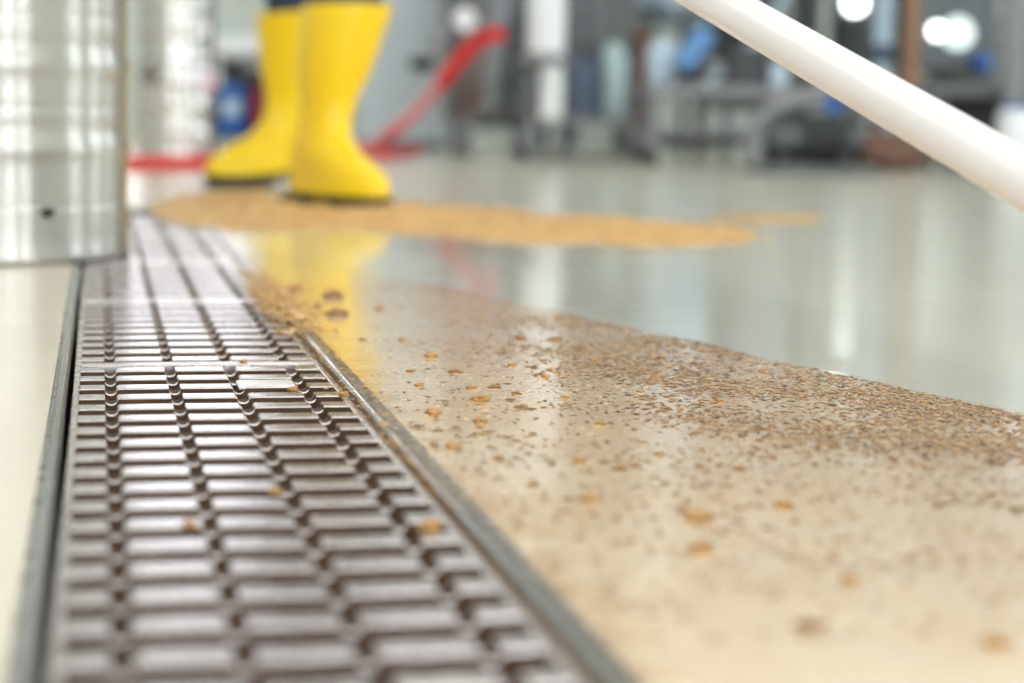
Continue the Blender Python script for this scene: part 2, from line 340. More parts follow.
# ---------------------------------------------------------------- grates
PIT = 0.0446
NX = [dx(112.3, 423.7), dx(184, 421), dx(254.7, 418), dx(326.6, 417)]
print('notches', NX)
def grate(y0, y1, label, plate=False, first_off=None):
    t = thing('drain_grate', label, 'grate', (0, y0, 0), group='steel grate panels in the floor drain')
    L = y1 - y0; zt = -0.001; fw = 0.0045
    f = B()
    box(f, GX0, GX0+fw, 0, L, -0.024, zt); box(f, GX1-fw, GX1, 0, L, -0.024, zt)
    box(f, GX0+fw, GX1-fw, 0, 0.006, -0.024, zt); box(f, GX0+fw, GX1-fw, L-0.006, L, -0.024, zt)
    obj('frame', f, M['grate'], t, bevel=0.001)
    f = B(); n = max(1, round((L - 0.012) / 0.0470)); pit = (L - 0.012)/n
    bw = pit*0.42; R = 0.0042
    xs = [GX0+fw]
    for nx in NX:
        xs += [nx - R*1.35, nx - R] + [nx - R*math.cos(PI*k/8) for k in range(1, 8)] + [nx + R, nx + R*1.35]
    xs.append(GX1-fw)
    def ztop(x):
        for nx in NX:
            if abs(x-nx) < R: return zt - 0.85*math.sqrt(R*R-(x-nx)**2) - 0.0008
        return zt
    def innotch(x): return any(abs(x-nx) < R*0.98 for nx in NX)
    for k in range(n):
        yc = 0.006 + pit*(k+0.5); a = yc-bw/2; b = yc+bw/2
        rows = []
        for x in xs:
            z = ztop(x); e = 0.0010
            nar = 0.0
            for nx in NX:
                if abs(x-nx) < R: nar = 0.0006
            pr = [(a, -0.024), (a+nar, z-e), (a+nar+e*0.3, z-e*0.3), (a+nar+e, z), (b-e-nar, z), (b-e*0.3-nar, z-e*0.3), (b-nar, z-e), (b, -0.024)]
            rows.append([f.verts.new((x, y, zz)) for y, zz in pr])
        for r0, r1 in zip(rows, rows[1:]):
            ino = innotch(r0[0].co.x) and innotch(r1[0].co.x)
            for j in range(len(r0)):
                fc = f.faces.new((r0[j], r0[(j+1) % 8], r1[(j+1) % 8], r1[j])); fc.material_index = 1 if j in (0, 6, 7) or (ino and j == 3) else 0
    obj('slat_panel', f, [M['grate'], M['grate_side']], t, angle=14)
    for nx in NX: obj('carrier_bar', box(B(), nx-0.002, nx+0.002, 0.006, L-0.006, -0.024, -0.014), M['grate_side'], t, smooth=False)
    if plate:
        a = G(237, 382); b = G(291, 378)
        yy = a.y - y0
        obj('lock_plate', box(B(), a.x, b.x, yy-0.018, yy+0.014, -0.0035, -0.0004), M['plate'], t, bevel=0.0012)
    return t
JY = 0.5*(G(80, 363.5).y + G(312, 360).y)
print('JY', JY)
gap = 0.003
cuts = [JY - 1.0, JY, JY + 0.5, JY + 1.0, JY + 1.5, JY + 2.0]
labs = ['near steel grate panel with a bright plate, filling the foreground drain',
        'second steel grate panel in the drain, beyond the joint next to the bright plate',
        'steel grate panel in the drain right beside the large keg',
        'pale shining grate panel in the drain just past the large keg',
        'farthest steel grate panel of the drain, ending near the heap of grain']
for i in range(len(cuts)-1):
    a, b = cuts[i] + gap/2, min(cuts[i+1] - gap/2, DY1-0.006)
    if b > a + 0.1: grate(a, b, labs[i], plate=(i == 0))

# ---------------------------------------------------------------- kegs
def keg(name, label, loc, R, Hh, rotz, big=True, m='keg', group=None):
    t = thing(name, label, 'keg', loc, rotz, group)
    b0, sk = 0.045, 0.072
    prof = [(R*0.5, 0.035), (R*0.80, 0.04), (R*0.93, 0.052), (R*0.985, 0.066)]
    rings = [0.139, 0.24] if big else [0.10, 0.19]
    top = Hh - 0.075
    z = 0.072
    while z < top:
        r = R*0.985
        for rg in rings: r += 0.0034*math.exp(-((z-rg)/0.012)**2) - 0.0016*math.exp(-((z-rg-0.024)/0.010)**2)
        for gv in ([0.19, 0.30] if big else [0.145]): r -= 0.0012*math.exp(-((z-gv)/0.004)**2)
        if big and z > 0.30:
            for rg in (0.34, 0.44): r += 0.0055*math.exp(-((z-rg)/0.0085)**2)
        prof.append((r, z)); z += 0.0035
    prof += [(R*0.98, top), (R*0.93, top+0.018), (R*0.75, top+0.032), (R*0.3, top+0.042), (0.04, top+0.044), (0.04, top+0.052), (0.001, top+0.052)]
    obj('body', lathe(B(), prof, 72, cap0=True, cap1=True), M[m], t)
    # bottom skirt with rolled foot
    n = 72; f = B(); th = 0.003
    out = [(R*0.965, 0.0), (R*1.0, 0.004), (R*1.005, 0.010), (R*0.995, 0.017), (R*0.99, 0.03), (R*0.99, 0.055), (R*0.99, 0.062), (R*0.992, 0.070)]
    rr = [[f.verts.new((r*math.cos(2*PI*k/n), r*math.sin(2*PI*k/n), z)) for k in range(n)] for r, z in out]
    for i in range(len(rr)-1):
        for k in range(n):
            f.faces.new((rr[i][k], rr[i][(k+1) % n], rr[i+1][(k+1) % n], rr[i+1][k]))
    o = obj('foot_ring', f, M[m], t); md = o.modifiers.new('s', 'SOLIDIFY'); md.thickness = th; md.offset = -1
    if big:
        for kk in range(3):
            a0 = kk*2*PI/3; f = B(); q = []
            for j in range(13):
                a = PI*j/12; q.append((a0 + 0.052*math.cos(a), 0.068 - 0.0115*math.sin(a)))
            A = [f.verts.new((R*0.9945*math.cos(a), R*0.9945*math.sin(a), z)) for a, z in q]; f.faces.new(A)
            o = obj('drain_slot', f, M['black'], t); md = o.modifiers.new('s', 'SOLIDIFY'); md.thickness = 0.0012; md.offset = 0
    f = B(); zz = top - 0.002
    out = [(R*0.99, 0), (R*0.99, 0.02), (R*0.99, 0.055), (R*1.0, 0.066), (R*0.985, 0.075), (R*0.95, 0.075)]
    rr = [[f.verts.new((r*math.cos(2*PI*k/n), r*math.sin(2*PI*k/n), zz+z)) for k in range(n)] for r, z in out]
    for i in range(len(rr)-1):
        for k in range(n):
            if i == 1 and k % 36 in range(0, 9): continue
            f.faces.new((rr[i][k], rr[i][(k+1) % n], rr[i+1][(k+1) % n], rr[i+1][k]))
    o = obj('handle_ring', f, M[m], t); md = o.modifiers.new('s', 'SOLIDIFY'); md.thickness = th; md.offset = -1
    f = B(); lathe(f, [(0.028, 0), (0.028, 0.02), (0.02, 0.024), (0.001, 0.024)], 24, (0, 0, top+0.05)); obj('valve', f, M['dsteel'], t)
    return t
KR = 0.187
Dk = 400/170.0
kc = G(-22, 256); 
kcam = MC.inverted() @ kc
# centre of the near keg from its right silhouette and front contact
kx = (127 - 512)/F*(Dk+KR) - KR*1.03
kc = Vector((0, 0, 0)) + RT*kx + FW*(Dk+KR+0.02)
print('keg', kc)
ang = math.atan2(-(kc - Vector((0, 0, 0))).y, -(kc).x)
keg('beer_keg', 'large shiny steel beer keg standing at the left edge beside the drain', (kc.x, kc.y, 0.0), KR, 0.53, ang + math.radians(24.5))
fk = G(170, 164); fk = fk + FW*0.12
FR = 0.122
keg('beer_keg', 'slim grey keg with a pinkish sticker, standing on the floor under another keg', (fk.x, fk.y, 0.0), FR, 0.315, 0.3, big=False, m='far_keg')
keg('beer_keg', 'slim grey keg stacked on top of the keg with the sticker', (fk.x+0.004, fk.y, 0.316), FR, 0.315, 1.2, big=False, m='far_keg')
# sticker on the lower far keg (curved patch)
kg = [o for o in C.objects if o.name == 'beer_keg.001'][0]
def patch(a0, a1, z0, z1, r):
    f = B(); n = 10; A = []
    for k in range(n+1):
        a = a0 + (a1-a0)*k/n; A.append((f.verts.new((r*math.cos(a), r*math.sin(a), z0)), f.verts.new((r*math.cos(a), r*math.sin(a), z1))))
    for k in range(n): f.faces.new((A[k][0], A[k+1][0], A[k+1][1], A[k][1]))
    return f
af = math.atan2(-fk.y, -fk.x) - 0.3
for nm, a0, a1, z0, z1, rr, mm in (('sticker', 0.25, 1.25, 0.215, 0.30, 0.124, 'sticker'), ('sticker_print', 0.9, 1.2, 0.225, 0.285, 0.1252, 'pink')):
    o = obj(nm, patch(af+a0, af+a1, z0, z1, rr), M[mm], kg); md = o.modifiers.new('s', 'SOLIDIFY'); md.thickness = 0.001; md.offset = 1

# ---------------------------------------------------------------- person with yellow boots
def boot(bm_out, lean, yaw_, foot_scale=1.0):
    pass
def make_boot(parent, heel, yaw_, lean, tilt=0.0, Hb=0.37, zs=1.0):
    """boot with ankle over `heel`, toe direction yaw_, lean = sideways shift of the shaft top (world vec)"""
    e = bpy.data.objects.new('boot', None)
    lv = [(.014, -.086, .205, .098), (.026, -.090, .212, .104), (.045, -.088, .210, .105), (.062, -.084, .200, .102), (.078, -.080, .176, .098), (.094, -.076, .140, .094), (.112, -.069, .096, .088),
          (.135, -.064, .068, .082), (.165, -.063, .056, .082), (.205, -.066, .055, .093), (.25, -.078, .065, .118), (.30, -.083, .069, .130), (.345, -.085, .073, .137), (.363, -.086, .075, .139), (.372, -.087, .076, .141), (.377, -.086, .075, .139)]
    c, s = math.cos(yaw_), math.sin(yaw_)
    def tf(x, y, z):       # local (x right, y toe) -> world
        if z > 0.16: wk = 1 + 0.13*min(1, (z-0.16)/0.2); x *= wk; y *= wk
        z *= zs
        if tilt:           # heel lifted, turning about the ball of the foot
            yy, zz = y - 0.13, z
            ct, st = math.cos(tilt), math.sin(tilt)
            y, z = 0.13 + yy*ct + zz*st*0.4, zz*ct - yy*st if yy < 0 else zz
        k = max(0, (z - 0.10)/(Hb-0.10))
        p = Vector((heel.x + x*c + y*s, heel.y - x*s + y*c, z)) + Vector((lean.x, lean.y, 0))*k
        return p
    n = 36
    def ring(f, y0, y1, w, z):
        vs = []
        for k in range(n):
            a = 2*PI*k/n; cy, sy = math.cos(a), math.sin(a)
            y = (y0+y1)/2 + (y1-y0)/2*math.copysign(abs(cy)**0.9, cy)
            ln = (y-y0)/(y1-y0)
            longf = min(1, max(0, ((y1-y0) - 0.15)/0.12))
            ww = w*(1 - longf*0.20*math.exp(-((ln-0.32)/0.2)**2) - longf*0.12*(1-min(1, ln*3)))
            x = ww/2*math.copysign(abs(sy)**(0.85), sy) + longf*0.008*(ln-0.5)
            vs.append(f.verts.new(tf(x, y, z)))
        return vs
    f = B(); rings = [ring(f, y0, y1, w, z) for z, y0, y1, w in lv]
    rings += [ring(f, -.080, .069, .127, z) for z in (.376, .30)]
    for a, b in zip(rings, rings[1:]):
        for k in range(n): f.faces.new((a[k], a[(k+1) % n], b[(k+1) % n], b[k]))
    f.faces.new(rings[0])
    o = obj('boot', f, M['yellow'], parent, angle=75)
    f = B()
    for (za, zb, ya, yb) in ((0.0, 0.020, .03, .212), (0.0, 0.020, -.092, -.015), (0.008, 0.020, -.03, .05)):
        A = ring(f, ya, yb, .104 if ya > 0 else .088, za); A2 = ring(f, ya, yb, .107 if ya > 0 else .09, zb)
        for k in range(n): f.faces.new((A[k], A[(k+1) % n], A2[(k+1) % n], A2[k]))
        f.faces.new(A); f.faces.new(A2)
    A = ring(f, -.093, .216, .110, 0.018); A2 = ring(f, -.093, .216, .110, 0.027)
    for k in range(n): f.faces.new((A[k], A[(k+1) % n], A2[(k+1) % n], A2[k]))
    f.faces.new(A); f.faces.new(A2)
    obj('sole', f, M['black'], o, angle=40)
    return o, tf
def pl(d, r):  # direction as yaw for make_boot from camera-plan components (right, forward)
    v = RT*d + FW*r; return math.atan2(v.x, v.y)
gR = G(319, 207); gL = G(287, 187)
mid = (gR + gL)*0.5
person = thing('person', 'person in yellow rubber boots and navy trousers standing behind the grain heap', 'person', (0, 0, 0))
bR, tfR = make_boot(person, gR + FW*0.0, pl(0.66, -0.75), RT*0.055 + FW*0.02, Hb=0.39, zs=1.03)
bL, tfL = make_boot(person, gL, pl(-0.80, -0.60), RT*0.030 - FW*0.02, tilt=0.10, Hb=0.41, zs=1.07)
def skinmesh(name, chain, m, parent, sub=2):
    """chain: list of (key, pos, radius, parent key)"""
    f = bpy.data.meshes.new(name); idx = {k: i for i, (k, _, _, _) in enumerate(chain)}
    f.from_pydata([tuple(p) for _, p, _, _ in chain], [(idx[q], i) for i, (_, _, _, q) in enumerate(chain) if q], [])
    o = bpy.data.objects.new(name, f); C.objects.link(o); o.parent = parent; f.materials.append(m)
    sm = o.modifiers.new('skin', 'SKIN'); sm.use_smooth_shade = True
    for i, (_, _, r, _) in enumerate(chain):
        rr = r if isinstance(r, tuple) else (r, r)
        f.skin_vertices[0].data[i].radius = rr; f.skin_vertices[0].data[i].use_root = (i == 0)
    o.modifiers.new('sub', 'SUBSURF').levels = sub; o.modifiers['sub'].render_levels = sub
    return o
topR = tfR(0, -0.006, 0.36); topL = tfL(0, -0.006, 0.36); ankR = tfR(0, 0, 0.1); ankL = tfL(0, 0, 0.1)
pel = mid + UP*0.90 + RT*0.02
hipR = pel + RT*0.09 - FW*0.03 - UP*0.03; hipL = pel - RT*0.09 + FW*0.03 - UP*0.03
kneR = topR + UP*0.12 + RT*0.01 - FW*0.02; kneL = topL + UP*0.12 - FW*0.05
# handle of the squeegee, so the hands know where to close
HA, HB = P(757, 25, 1.46), P(1024, 179.5, 1.13)
hdir = (HA - HB).normalized()
tfl = HB.z / hdir.z
HFLOOR = HB - hdir*(tfl - 0.06/hdir.z)        # just above the floor
HTOP = HA + hdir*2.62
q = MC.inverted() @ HFLOOR; print('HFLOOR', q, 512 - q.x/q.z*F, HFLOOR); q = MC.inverted() @ HTOP; print('HTOP', q, HTOP, 'pel', pel)
handA, handB = HTOP - hdir*0.08, HTOP - hdir*0.50
sh = pel + UP*0.50 - FW*0.10
shR = sh + RT*0.19; shL = sh - RT*0.19
elR = (shR + handB)*0.5 - UP*0.10 + RT*0.07; elL = (shL + handA)*0.5 - UP*0.12 - RT*0.08
neck = sh + UP*0.08; head = neck + UP*0.13 - FW*0.04
def off(h, side): return h + UP*0.035 + RT*side*0.005
body = [('pel', pel, (.13, .10), None), ('hr', hipR, .085, 'pel'), ('kr', kneR, .058, 'hr'), ('cr', topR - UP*0.05, .052, 'kr'), ('ar', ankR, .036, 'cr'), ('tr', ankR - UP*0.05 + (bR and Vector((0, 0, 0))), .034, 'ar'),
        ('hl', hipL, .085, 'pel'), ('kl', kneL, .058, 'hl'), ('cl', topL - UP*0.05, .052, 'kl'), ('al', ankL, .036, 'cl'), ('tl', ankL - UP*0.04, .034, 'al'),
        ('wa', pel + UP*0.20, (.12, .09), 'pel'), ('ch', pel + UP*0.40 - FW*0.06, (.15, .105), 'wa'), ('ne', neck, .052, 'ch'), ('he', head - UP*0.02, (.068, .078), 'ne'), ('ht', head + UP*0.09, (.062, .07), 'he'),
        ('sr', shR, .055, 'ch'), ('er', elR, .042, 'sr'), ('wr', off(handB, 1) + UP*0.05 + FW*0.03, .027, 'er'), ('pr', off(handB, 1), (.026, .03), 'wr'),
        ('sl', shL, .055, 'ch'), ('el', elL, .042, 'sl'), ('wl', off(handA, -1) + UP*0.05 + FW*0.03, .027, 'el'), ('pl', off(handA, -1), (.026, .03), 'wl')]
sidev = hdir.cross(UP).normalized(); upv = sidev.cross(hdir).normalized()
for hk, hc, tg in (('pr', handB, 'R'), ('pl', handA, 'L')):
    for i in range(4):
        base = hc + hdir*(-0.030 + 0.020*i)
        r = 0.0085 - 0.0008*(i == 3)
        pts = [base + upv*0.031 + sidev*0.006, base + upv*0.018 + sidev*0.027, base - upv*0.010 + sidev*0.026, base - upv*0.024 + sidev*0.006]
        q = hk
        for j, p in enumerate(pts): body.append(('f%s%d%d' % (tg, i, j), p, r*(1-0.07*j), q)); q = 'f%s%d%d' % (tg, i, j)
    q = hk
    for j, p in enumerate([hc - hdir*0.035 + upv*0.02 - sidev*0.020, hc - hdir*0.045 - upv*0.004 - sidev*0.025, hc - hdir*0.045 - upv*0.023 - sidev*0.012]):
        body.append(('t%s%d' % (tg, j), p, 0.0105 - 0.001*j, q)); q = 't%s%d' % (tg, j)
skinmesh('body', body, M['skin'], person)
skinmesh('trousers', [('p', pel, (.15, .12), None), ('hr', hipR, .10, 'p'), ('kr', kneR, .080, 'hr'), ('cr', topR + UP*0.01, .074, 'kr'), ('br', topR - UP*0.10, .055, 'cr'),
                      ('hl', hipL, .10, 'p'), ('kl', kneL, .080, 'hl'), ('cl', topL + UP*0.01, .074, 'kl'), ('bl', topL - UP*0.10, .055, 'cl'), ('w', pel + UP*0.12, (.14, .11), 'p')], M['navy'], person)
skinmesh('jacket', [('c', pel + UP*0.40 - FW*0.06, (.17, .125), None), ('w', pel + UP*0.18, (.145, .115), 'c'), ('b', pel - UP*0.04, (.165, .135), 'w'), ('n', neck - UP*0.03, .066, 'c'),
                    ('sr', shR, .068, 'c'), ('er', elR, .054, 'sr'), ('wr', elR.lerp(off(handB, 1) + UP*0.05 + FW*0.03, 0.98), .036, 'er'),
                    ('sl', shL, .068, 'c'), ('el', elL, .054, 'sl'), ('wl', elL.lerp(off(handA, -1) + UP*0.05 + FW*0.03, 0.98), .036, 'el')], M['navy'], person)
f = B(); ball(f, head + UP*0.06 + FW*0.03, 0.1, (0.95, 1.0, 1.05), 20, 14); obj('hair', f, M['hair'], person)
f = B(); ball(f, head - FW*0.088, 0.016, (0.8, 1.1, 1.4), 10, 8); obj('nose', f, M['skin'], person)
for s_ in (-1, 1):
    f = B(); ball(f, head + RT*s_*0.075, 0.022, (0.5, 0.8, 1.4), 10, 8); obj('ear', f, M['skin'], person)
    f = B(); ball(f, head + RT*s_*0.028 - FW*0.072 + UP*0.03, 0.010, (1.2, 0.6, 0.7), 10, 8); obj('eye', f, M['black'], person)
f = B(); ball(f, head - FW*0.074 - UP*0.045, 0.018, (1.3, 0.4, 0.35), 12, 8); obj('mouth', f, M['dred'], person)

# ---------------------------------------------------------------- squeegee
t = thing('floor_squeegee', 'long white handle of a floor squeegee slanting across the upper right', 'squeegee', tuple(HFLOOR))
o = obj('handle', tube(B(), [HFLOOR - HFLOOR, HTOP - HFLOOR], 0.0162, 32), M['handle'], t)
o2 = obj('end_cap', tube(B(), [HTOP - HFLOOR - hdir*0.004, HTOP - HFLOOR + hdir*0.02], [0.0175, 0.0165], 24), M['black'], t)
hx = Vector((hdir.y, -hdir.x, 0)).normalized(); hy = Vector((hdir.x, hdir.y, 0)).normalized()
obj('socket', tube(B(), [Vector((0, 0, 0)) - hdir*0.03, hdir*0.10], [0.019, 0.021], 20), M['dsteel'], t)
zf = -HFLOOR.z
obj('head', obox(B(), Vector((0, 0, zf+0.042)) - hy*0.02, 0.30, 0.035, 0.03, hx, hy), M['white'], t, bevel=0.004)
obj('blade', obox(B(), Vector((0, 0, zf+0.0145)) - hy*0.02, 0.30, 0.008, 0.028, hx, hy), M['black'], t)

# ---------------------------------------------------------------- spent grain
def flake(f, p, s, rz, flat=0.4, elong=1.8, tilt=0.0):
    mtx = Matrix.Translation(p) @ Matrix.Rotation(rz, 4, 'Z') @ Matrix.Rotation(tilt, 4, 'X') @ Matrix.Diagonal((s*elong/2, s/2, s*flat/2, 1))
    vs = []
    for q in ((1, 0, 0), (0.3, 0.9, 0.1), (-0.8, 0.6, 0), (-0.9, -0.5, 0.1), (0.3, -0.95, 0)):
        vs.append(f.verts.new(mtx @ Vector(q)))
    a = f.verts.new(mtx @ Vector((0.1, 0.1, 1))); b = f.verts.new(mtx @ Vector((-0.1, 0, -1)))
    for k in range(5):
        f.faces.new((vs[k], vs[(k+1) % 5], a)); f.faces.new((vs[(k+1) % 5], vs[k], b))
def onfloor(p): return p.x > RR + 0.004
f = B(); cnt = 0
rs = random.Random(3)
while cnt < 7500:
    px = rs.uniform(250, 1100); py = rs.uniform(285, 640)
    p = G(px, py)
    if not onfloor(p): continue
    d = -edge_side(p)
    if d < 0.002: continue
    # thickest in a patch near the wet edge, thinning to the near floor
    dens = 0.07 + 0.95*math.exp(-(d/0.17)**2)
    dens *= min(1, max(0.10, (px-400)/200)) if py < 380 else 1
    dens *= 0.25 + 1.5*max(0, noise.noise(p*9.0) + 0.3)
    if py > 470: dens *= 0.35
    if rs.random() > dens: continue
    s = rs.choice([rs.uniform(0.0012, 0.003), rs.uniform(0.002, 0.0045)])
    flake(f, p + UP*s*0.12, s, rs.uniform(0, PI), 0.35, rs.uniform(1.2, 2.4)); cnt += 1
tag(obj('grain_litter', f, M['flakes'], smooth=False), 'fine brown grain husks strewn over the near beige floor', 'spent grain', kind='stuff')
# grain along the right rim of the drain and on the near end of the second grate
f = B(); rs = random.Random(5)
for k in range(1900):
    y = rs.choice([rs.gauss(1.98, 0.15), rs.gauss(1.9, 0.2), rs.gauss(2.0, 0.12), rs.uniform(0.95, 1.7)])
    if not 0.75 < y < 2.6: continue
    wide = 0.013 if y > 1.65 else 0.007
    x = (GX1 - 0.003) + rs.gauss(0.007, wide)
    if x < GX1 - 0.02 or x > RR + 0.03: continue
    z = 0.0025 if GX1-0.004 < x < CH1+0.004 else (0.0045 if CH1+0.004 <= x < CH1+0.0135 else 0.0012)
    s = rs.uniform(0.0014, 0.0042) * (1.3 if y > 1.7 else 0.55)
    flake(f, Vector((x, y, z + rs.uniform(0, 0.002) + (rs.uniform(0, 0.006) if 1.75 < y < 2.3 else 0))), s, rs.uniform(0, PI), 0.5, rs.uniform(1.1, 2), rs.uniform(-0.3, 0.3))
tag(obj('grain_along_drain', f, M['heapflakes'], smooth=False), 'orange brown grain caught along the right edge of the drain', 'spent grain', kind='stuff')
# wet lumps of grain that show singly
def lump_mesh(seed):
    f = B(); bmesh.ops.create_icosphere(f, subdivisions=3, radius=1)
    for v in f.verts:
        n = noise.noise(v.co*1.6 + Vector((seed*7, 0, 0)))*0.8 + noise.noise(v.co*5 + Vector((seed*3, 1, 0)))*0.22
        v.co *= 1 + n
        v.co.z *= 0.6
    return f
protos = []
for k in range(4):
    o = obj('grain_lump', lump_mesh(k), M['grain'] if k % 2 == 0 else M['grain_dark'], angle=180); protos.append(o)
lumps = [  # px, py, size mm, proto, label
 (420, 386, 5, 0), (471, 389, 5.5, 0), (494, 388, 5, 1), (482, 401, 9, 0), (432, 414, 8, 0), (480, 423, 7, 0), (521, 408, 5, 1), (565, 398, 4, 0), (452, 448, 9, 0), (498, 459, 6, 0),
 (578, 462, 7, 0), (534, 486, 6, 1), (517, 394, 4, 1), (600, 425, 5, 0), (545, 377, 4.5, 0), (598, 361, 5, 0), (583, 349, 4, 1), (512, 366, 5, 0), (456, 373, 6, 1), (410, 372, 4, 1),
 (430, 357, 8, 0), (520, 339, 7, 1), (555, 340, 6, 1), (402, 340, 4, 1), (297, 290, 13, 0), (334, 297, 14, 1), (336, 315, 12, 1), (318, 306, 8, 0), (362, 340, 4, 1), (380, 309, 6, 1),
 (590, 500, 9, 0), (700, 552, 10, 0), (808, 628, 9, 1), (996, 645, 10, 0), (850, 583, 8, 0), (783, 507, 9, 0), (805, 381, 4.5, 0), (762, 372, 4.5, 0), (912, 465, 4, 0), (655, 378, 5, 0),
 (695, 520, 12, 0), (620, 470, 7, 1), (660, 455, 6, 0), (740, 470, 6, 1), (786, 448, 5, 1), (668, 410, 4, 1), (640, 392, 4, 0), (720, 402, 4, 0), (865, 430, 4, 1), (940, 440, 4, 0)]
def side_words(px, py):
    return None
used = [False]*4
glabels = {0: 'orange brown lump of wet grain on the beige floor', 1: 'dark brown lump of wet grain on the beige floor'}
for i, (px, py, s, k) in enumerate(lumps):
    k2 = (k + 2*(i % 2)) if k in (0, 1) else k
    pr = protos[k2]
    if used[k2]: o = pr.copy(); C.objects.link(o)
    else: o = pr; used[k2] = True
    p = G(px, py); s_ = s*0.001*(0.56 if py < 440 else 0.42)
    if 280 < px < 345 and py < 320: lab, gr = ('brown clump of grain lying on the yellow boot reflection beside the drain', 'grain clumps on the boot reflection')
    else: lab, gr = (glabels[k], ('orange' if k == 0 else 'dark') + ' grain lumps on the near floor')
    o.location = (p.x, p.y, s_*0.25); o.scale = (s_*1.25, s_, s_); o.rotation_euler = (0, 0, rs.uniform(-0.3, 0.3) + (PI if i % 3 else 0))
    tag(o, lab, 'grain lump', gr)
for (px, py, s, lab) in ((244.5, 361, 3.6, 'orange grain kernel lying on the joint between the two near grate panels'), (294, 389, 4.6, 'orange grain kernel beside the bright plate of the near grate'),
                         (345, 394, 4.6, 'orange grain kernel on the right frame of the near grate, beside the second slats'), (276, 491, 4.4, 'orange grain kernel on a middle slat of the near grate'), (191, 524, 4.6, 'brown grain kernel on a slat in the left half of the near grate'),
                         (432, 527, 7, 'broad orange grain kernel on the right end of a near grate slat')):
    o = protos[0].copy(); C.objects.link(o); p = G(px, py); s_ = s*0.001*0.7
    o.location = (p.x, p.y, -0.001 + s_*0.3); o.scale = (s_*1.2, s_*0.9, s_); tag(o, lab, 'grain lump', 'grain kernels on the grate')
# far heap
def heap_h(p):
    # camera-plan coordinates of the ground point
    q = MC.inverted() @ p; D = -q.z; px = 512 + q.x/D*F; py = H/2 - q.y/D*F
    h = 0
    a = 1 - ((px-275)/125)**2 - ((py-211)/21)**2
    if a > 0: h = max(h, a**0.6)
    for cx, cy, wx, wy, g in ((440, 221, 110, 13, 0.9), (560, 230, 120, 13, 0.8), (665, 236, 95, 11, 0.75), (350, 214, 90, 16, 0.9), (770, 219, 60, 3.5, 0.18)):
        a = 1 - ((px-cx)/wx)**2 - ((py-cy)/wy)**2
        if a > 0: h = max(h, g*a**0.6)
    if ((px-338)/75)**2 + ((py-196)/17)**2 < 1: h = 0
    return h
NU, NV = 260, 110; f = B(); grid = {}
c0 = G(160, 260); 
for i in range(NU):
    for j in range(NV):
        D = 2.45 + 2.2*j/(NV-1); lx = -0.78 + 1.35*i/(NU-1)
        p = RT*lx + FW*D
        h = heap_h(Vector((p.x, p.y, 0)))
        h *= 0.35 + 1.35*(0.5 + 0.5*noise.noise(p*22) + 0.35*noise.noise(p*60))*0.8
        if h > 0.02: grid[i, j] = f.verts.new((p.x, p.y, max(0.0005, 0.015*h)))
for (i, j), v in list(grid.items()):
    q = [grid.get((i+a, j+b)) for a, b in ((0, 0), (1, 0), (1, 1), (0, 1))]
    if all(q): f.faces.new(q)
for v in [v for v in f.verts if not v.link_faces]: f.verts.remove(v)
hp = [v.co.copy() for v in f.verts]
for v in f.verts:
    if v.is_boundary: v.co.z = -0.0002
heap = obj('grain_heap', f, M['heap'], angle=180)
tag(heap, 'long low heap of tan spent grain on the floor in front of the yellow boots', 'grain heap', kind='stuff')
f = B(); rs = random.Random(9)
for k in range(4200):
    p = rs.choice(hp); s = rs.uniform(0.003, 0.008)
    sg = rs.choice([0.012, 0.012, 0.04]); q = Vector((p.x + rs.gauss(0, sg), p.y + rs.gauss(0, sg), (p.z if sg < 0.02 else 0.002) + s*0.2))
    if q.x < RR and q.y < DY1: continue
    flake(f, q, s, rs.uniform(0, PI), 0.5, 1.6, rs.uniform(-0.4, 0.4))
obj('loose_grain', f, M['heapflakes'], heap, smooth=False)
# water beads
f = B(); rs = random.Random(21)
for k in range(170):
    px = rs.choice([rs.gauss(470, 45), rs.uniform(400, 700)]); py = rs.gauss(440, 40) if px < 560 else rs.gauss(395, 30)
    p = G(px, py)
    if not onfloor(p) or edge_side(p) > -0.01: continue
    r = rs.uniform(0.0008, 0.0022)
    ball(f, Vector((p.x, p.y, 0.0)), r, (1.3, 1, 0.45), 12, 8)
tag(obj('water_beads', f, M['water']), 'clear water beads on the beige floor right of the drain', 'water', kind='stuff')

# ---------------------------------------------------------------- red hose
hp1 = [G(-200, 172) + UP*0.02, G(60, 171) + UP*0.018, G(150, 169) + UP*0.018, G(215, 168) + UP*0.018, G(262, 160) + UP*0.018, G(330, 156) + UP*0.018, G(365, 152) + UP*0.02]
Dh = 7.2
f = B(); tube(f, smooth_path(hp1 + [P(385, 138, 7.6), P(405, 122, 7.5)], 8), 0.021, 14)
t = thing('water_hose', 'thick red hose lying on the floor behind the boots and rising to the tank', 'hose', (0, 0, 0))
obj('hose_run', f, M['red'], t)
f = B(); tube(f, smooth_path([P(404.5, 122.4, 7.5), P(425, 102, 7.4), P(442, 82, 7.3)], 8), 0.0215, 14); obj('glare_hose_length', f, M['glare_red'], t)  # paler red paints the overexposed middle of the hose
f = B(); tube(f, smooth_path([P(441.5, 82.5, 7.3), P(456, 64, 7.25), P(470, 48, 7.2), P(484, 38, 7.15), P(500, 34, 7.1)], 8), 0.030, 14); obj('hose_end', f, M['red'], t)
f = B(); tube(f, smooth_path([G(352, 156) + UP*0.018, G(380, 158) + UP*0.018, G(402, 157) + UP*0.018, G(418, 154) + UP*0.018], 8), 0.019, 14)
tag(obj('hose_piece', f, M['red']), 'short red hose end lying on the floor right of the boots', 'hose')

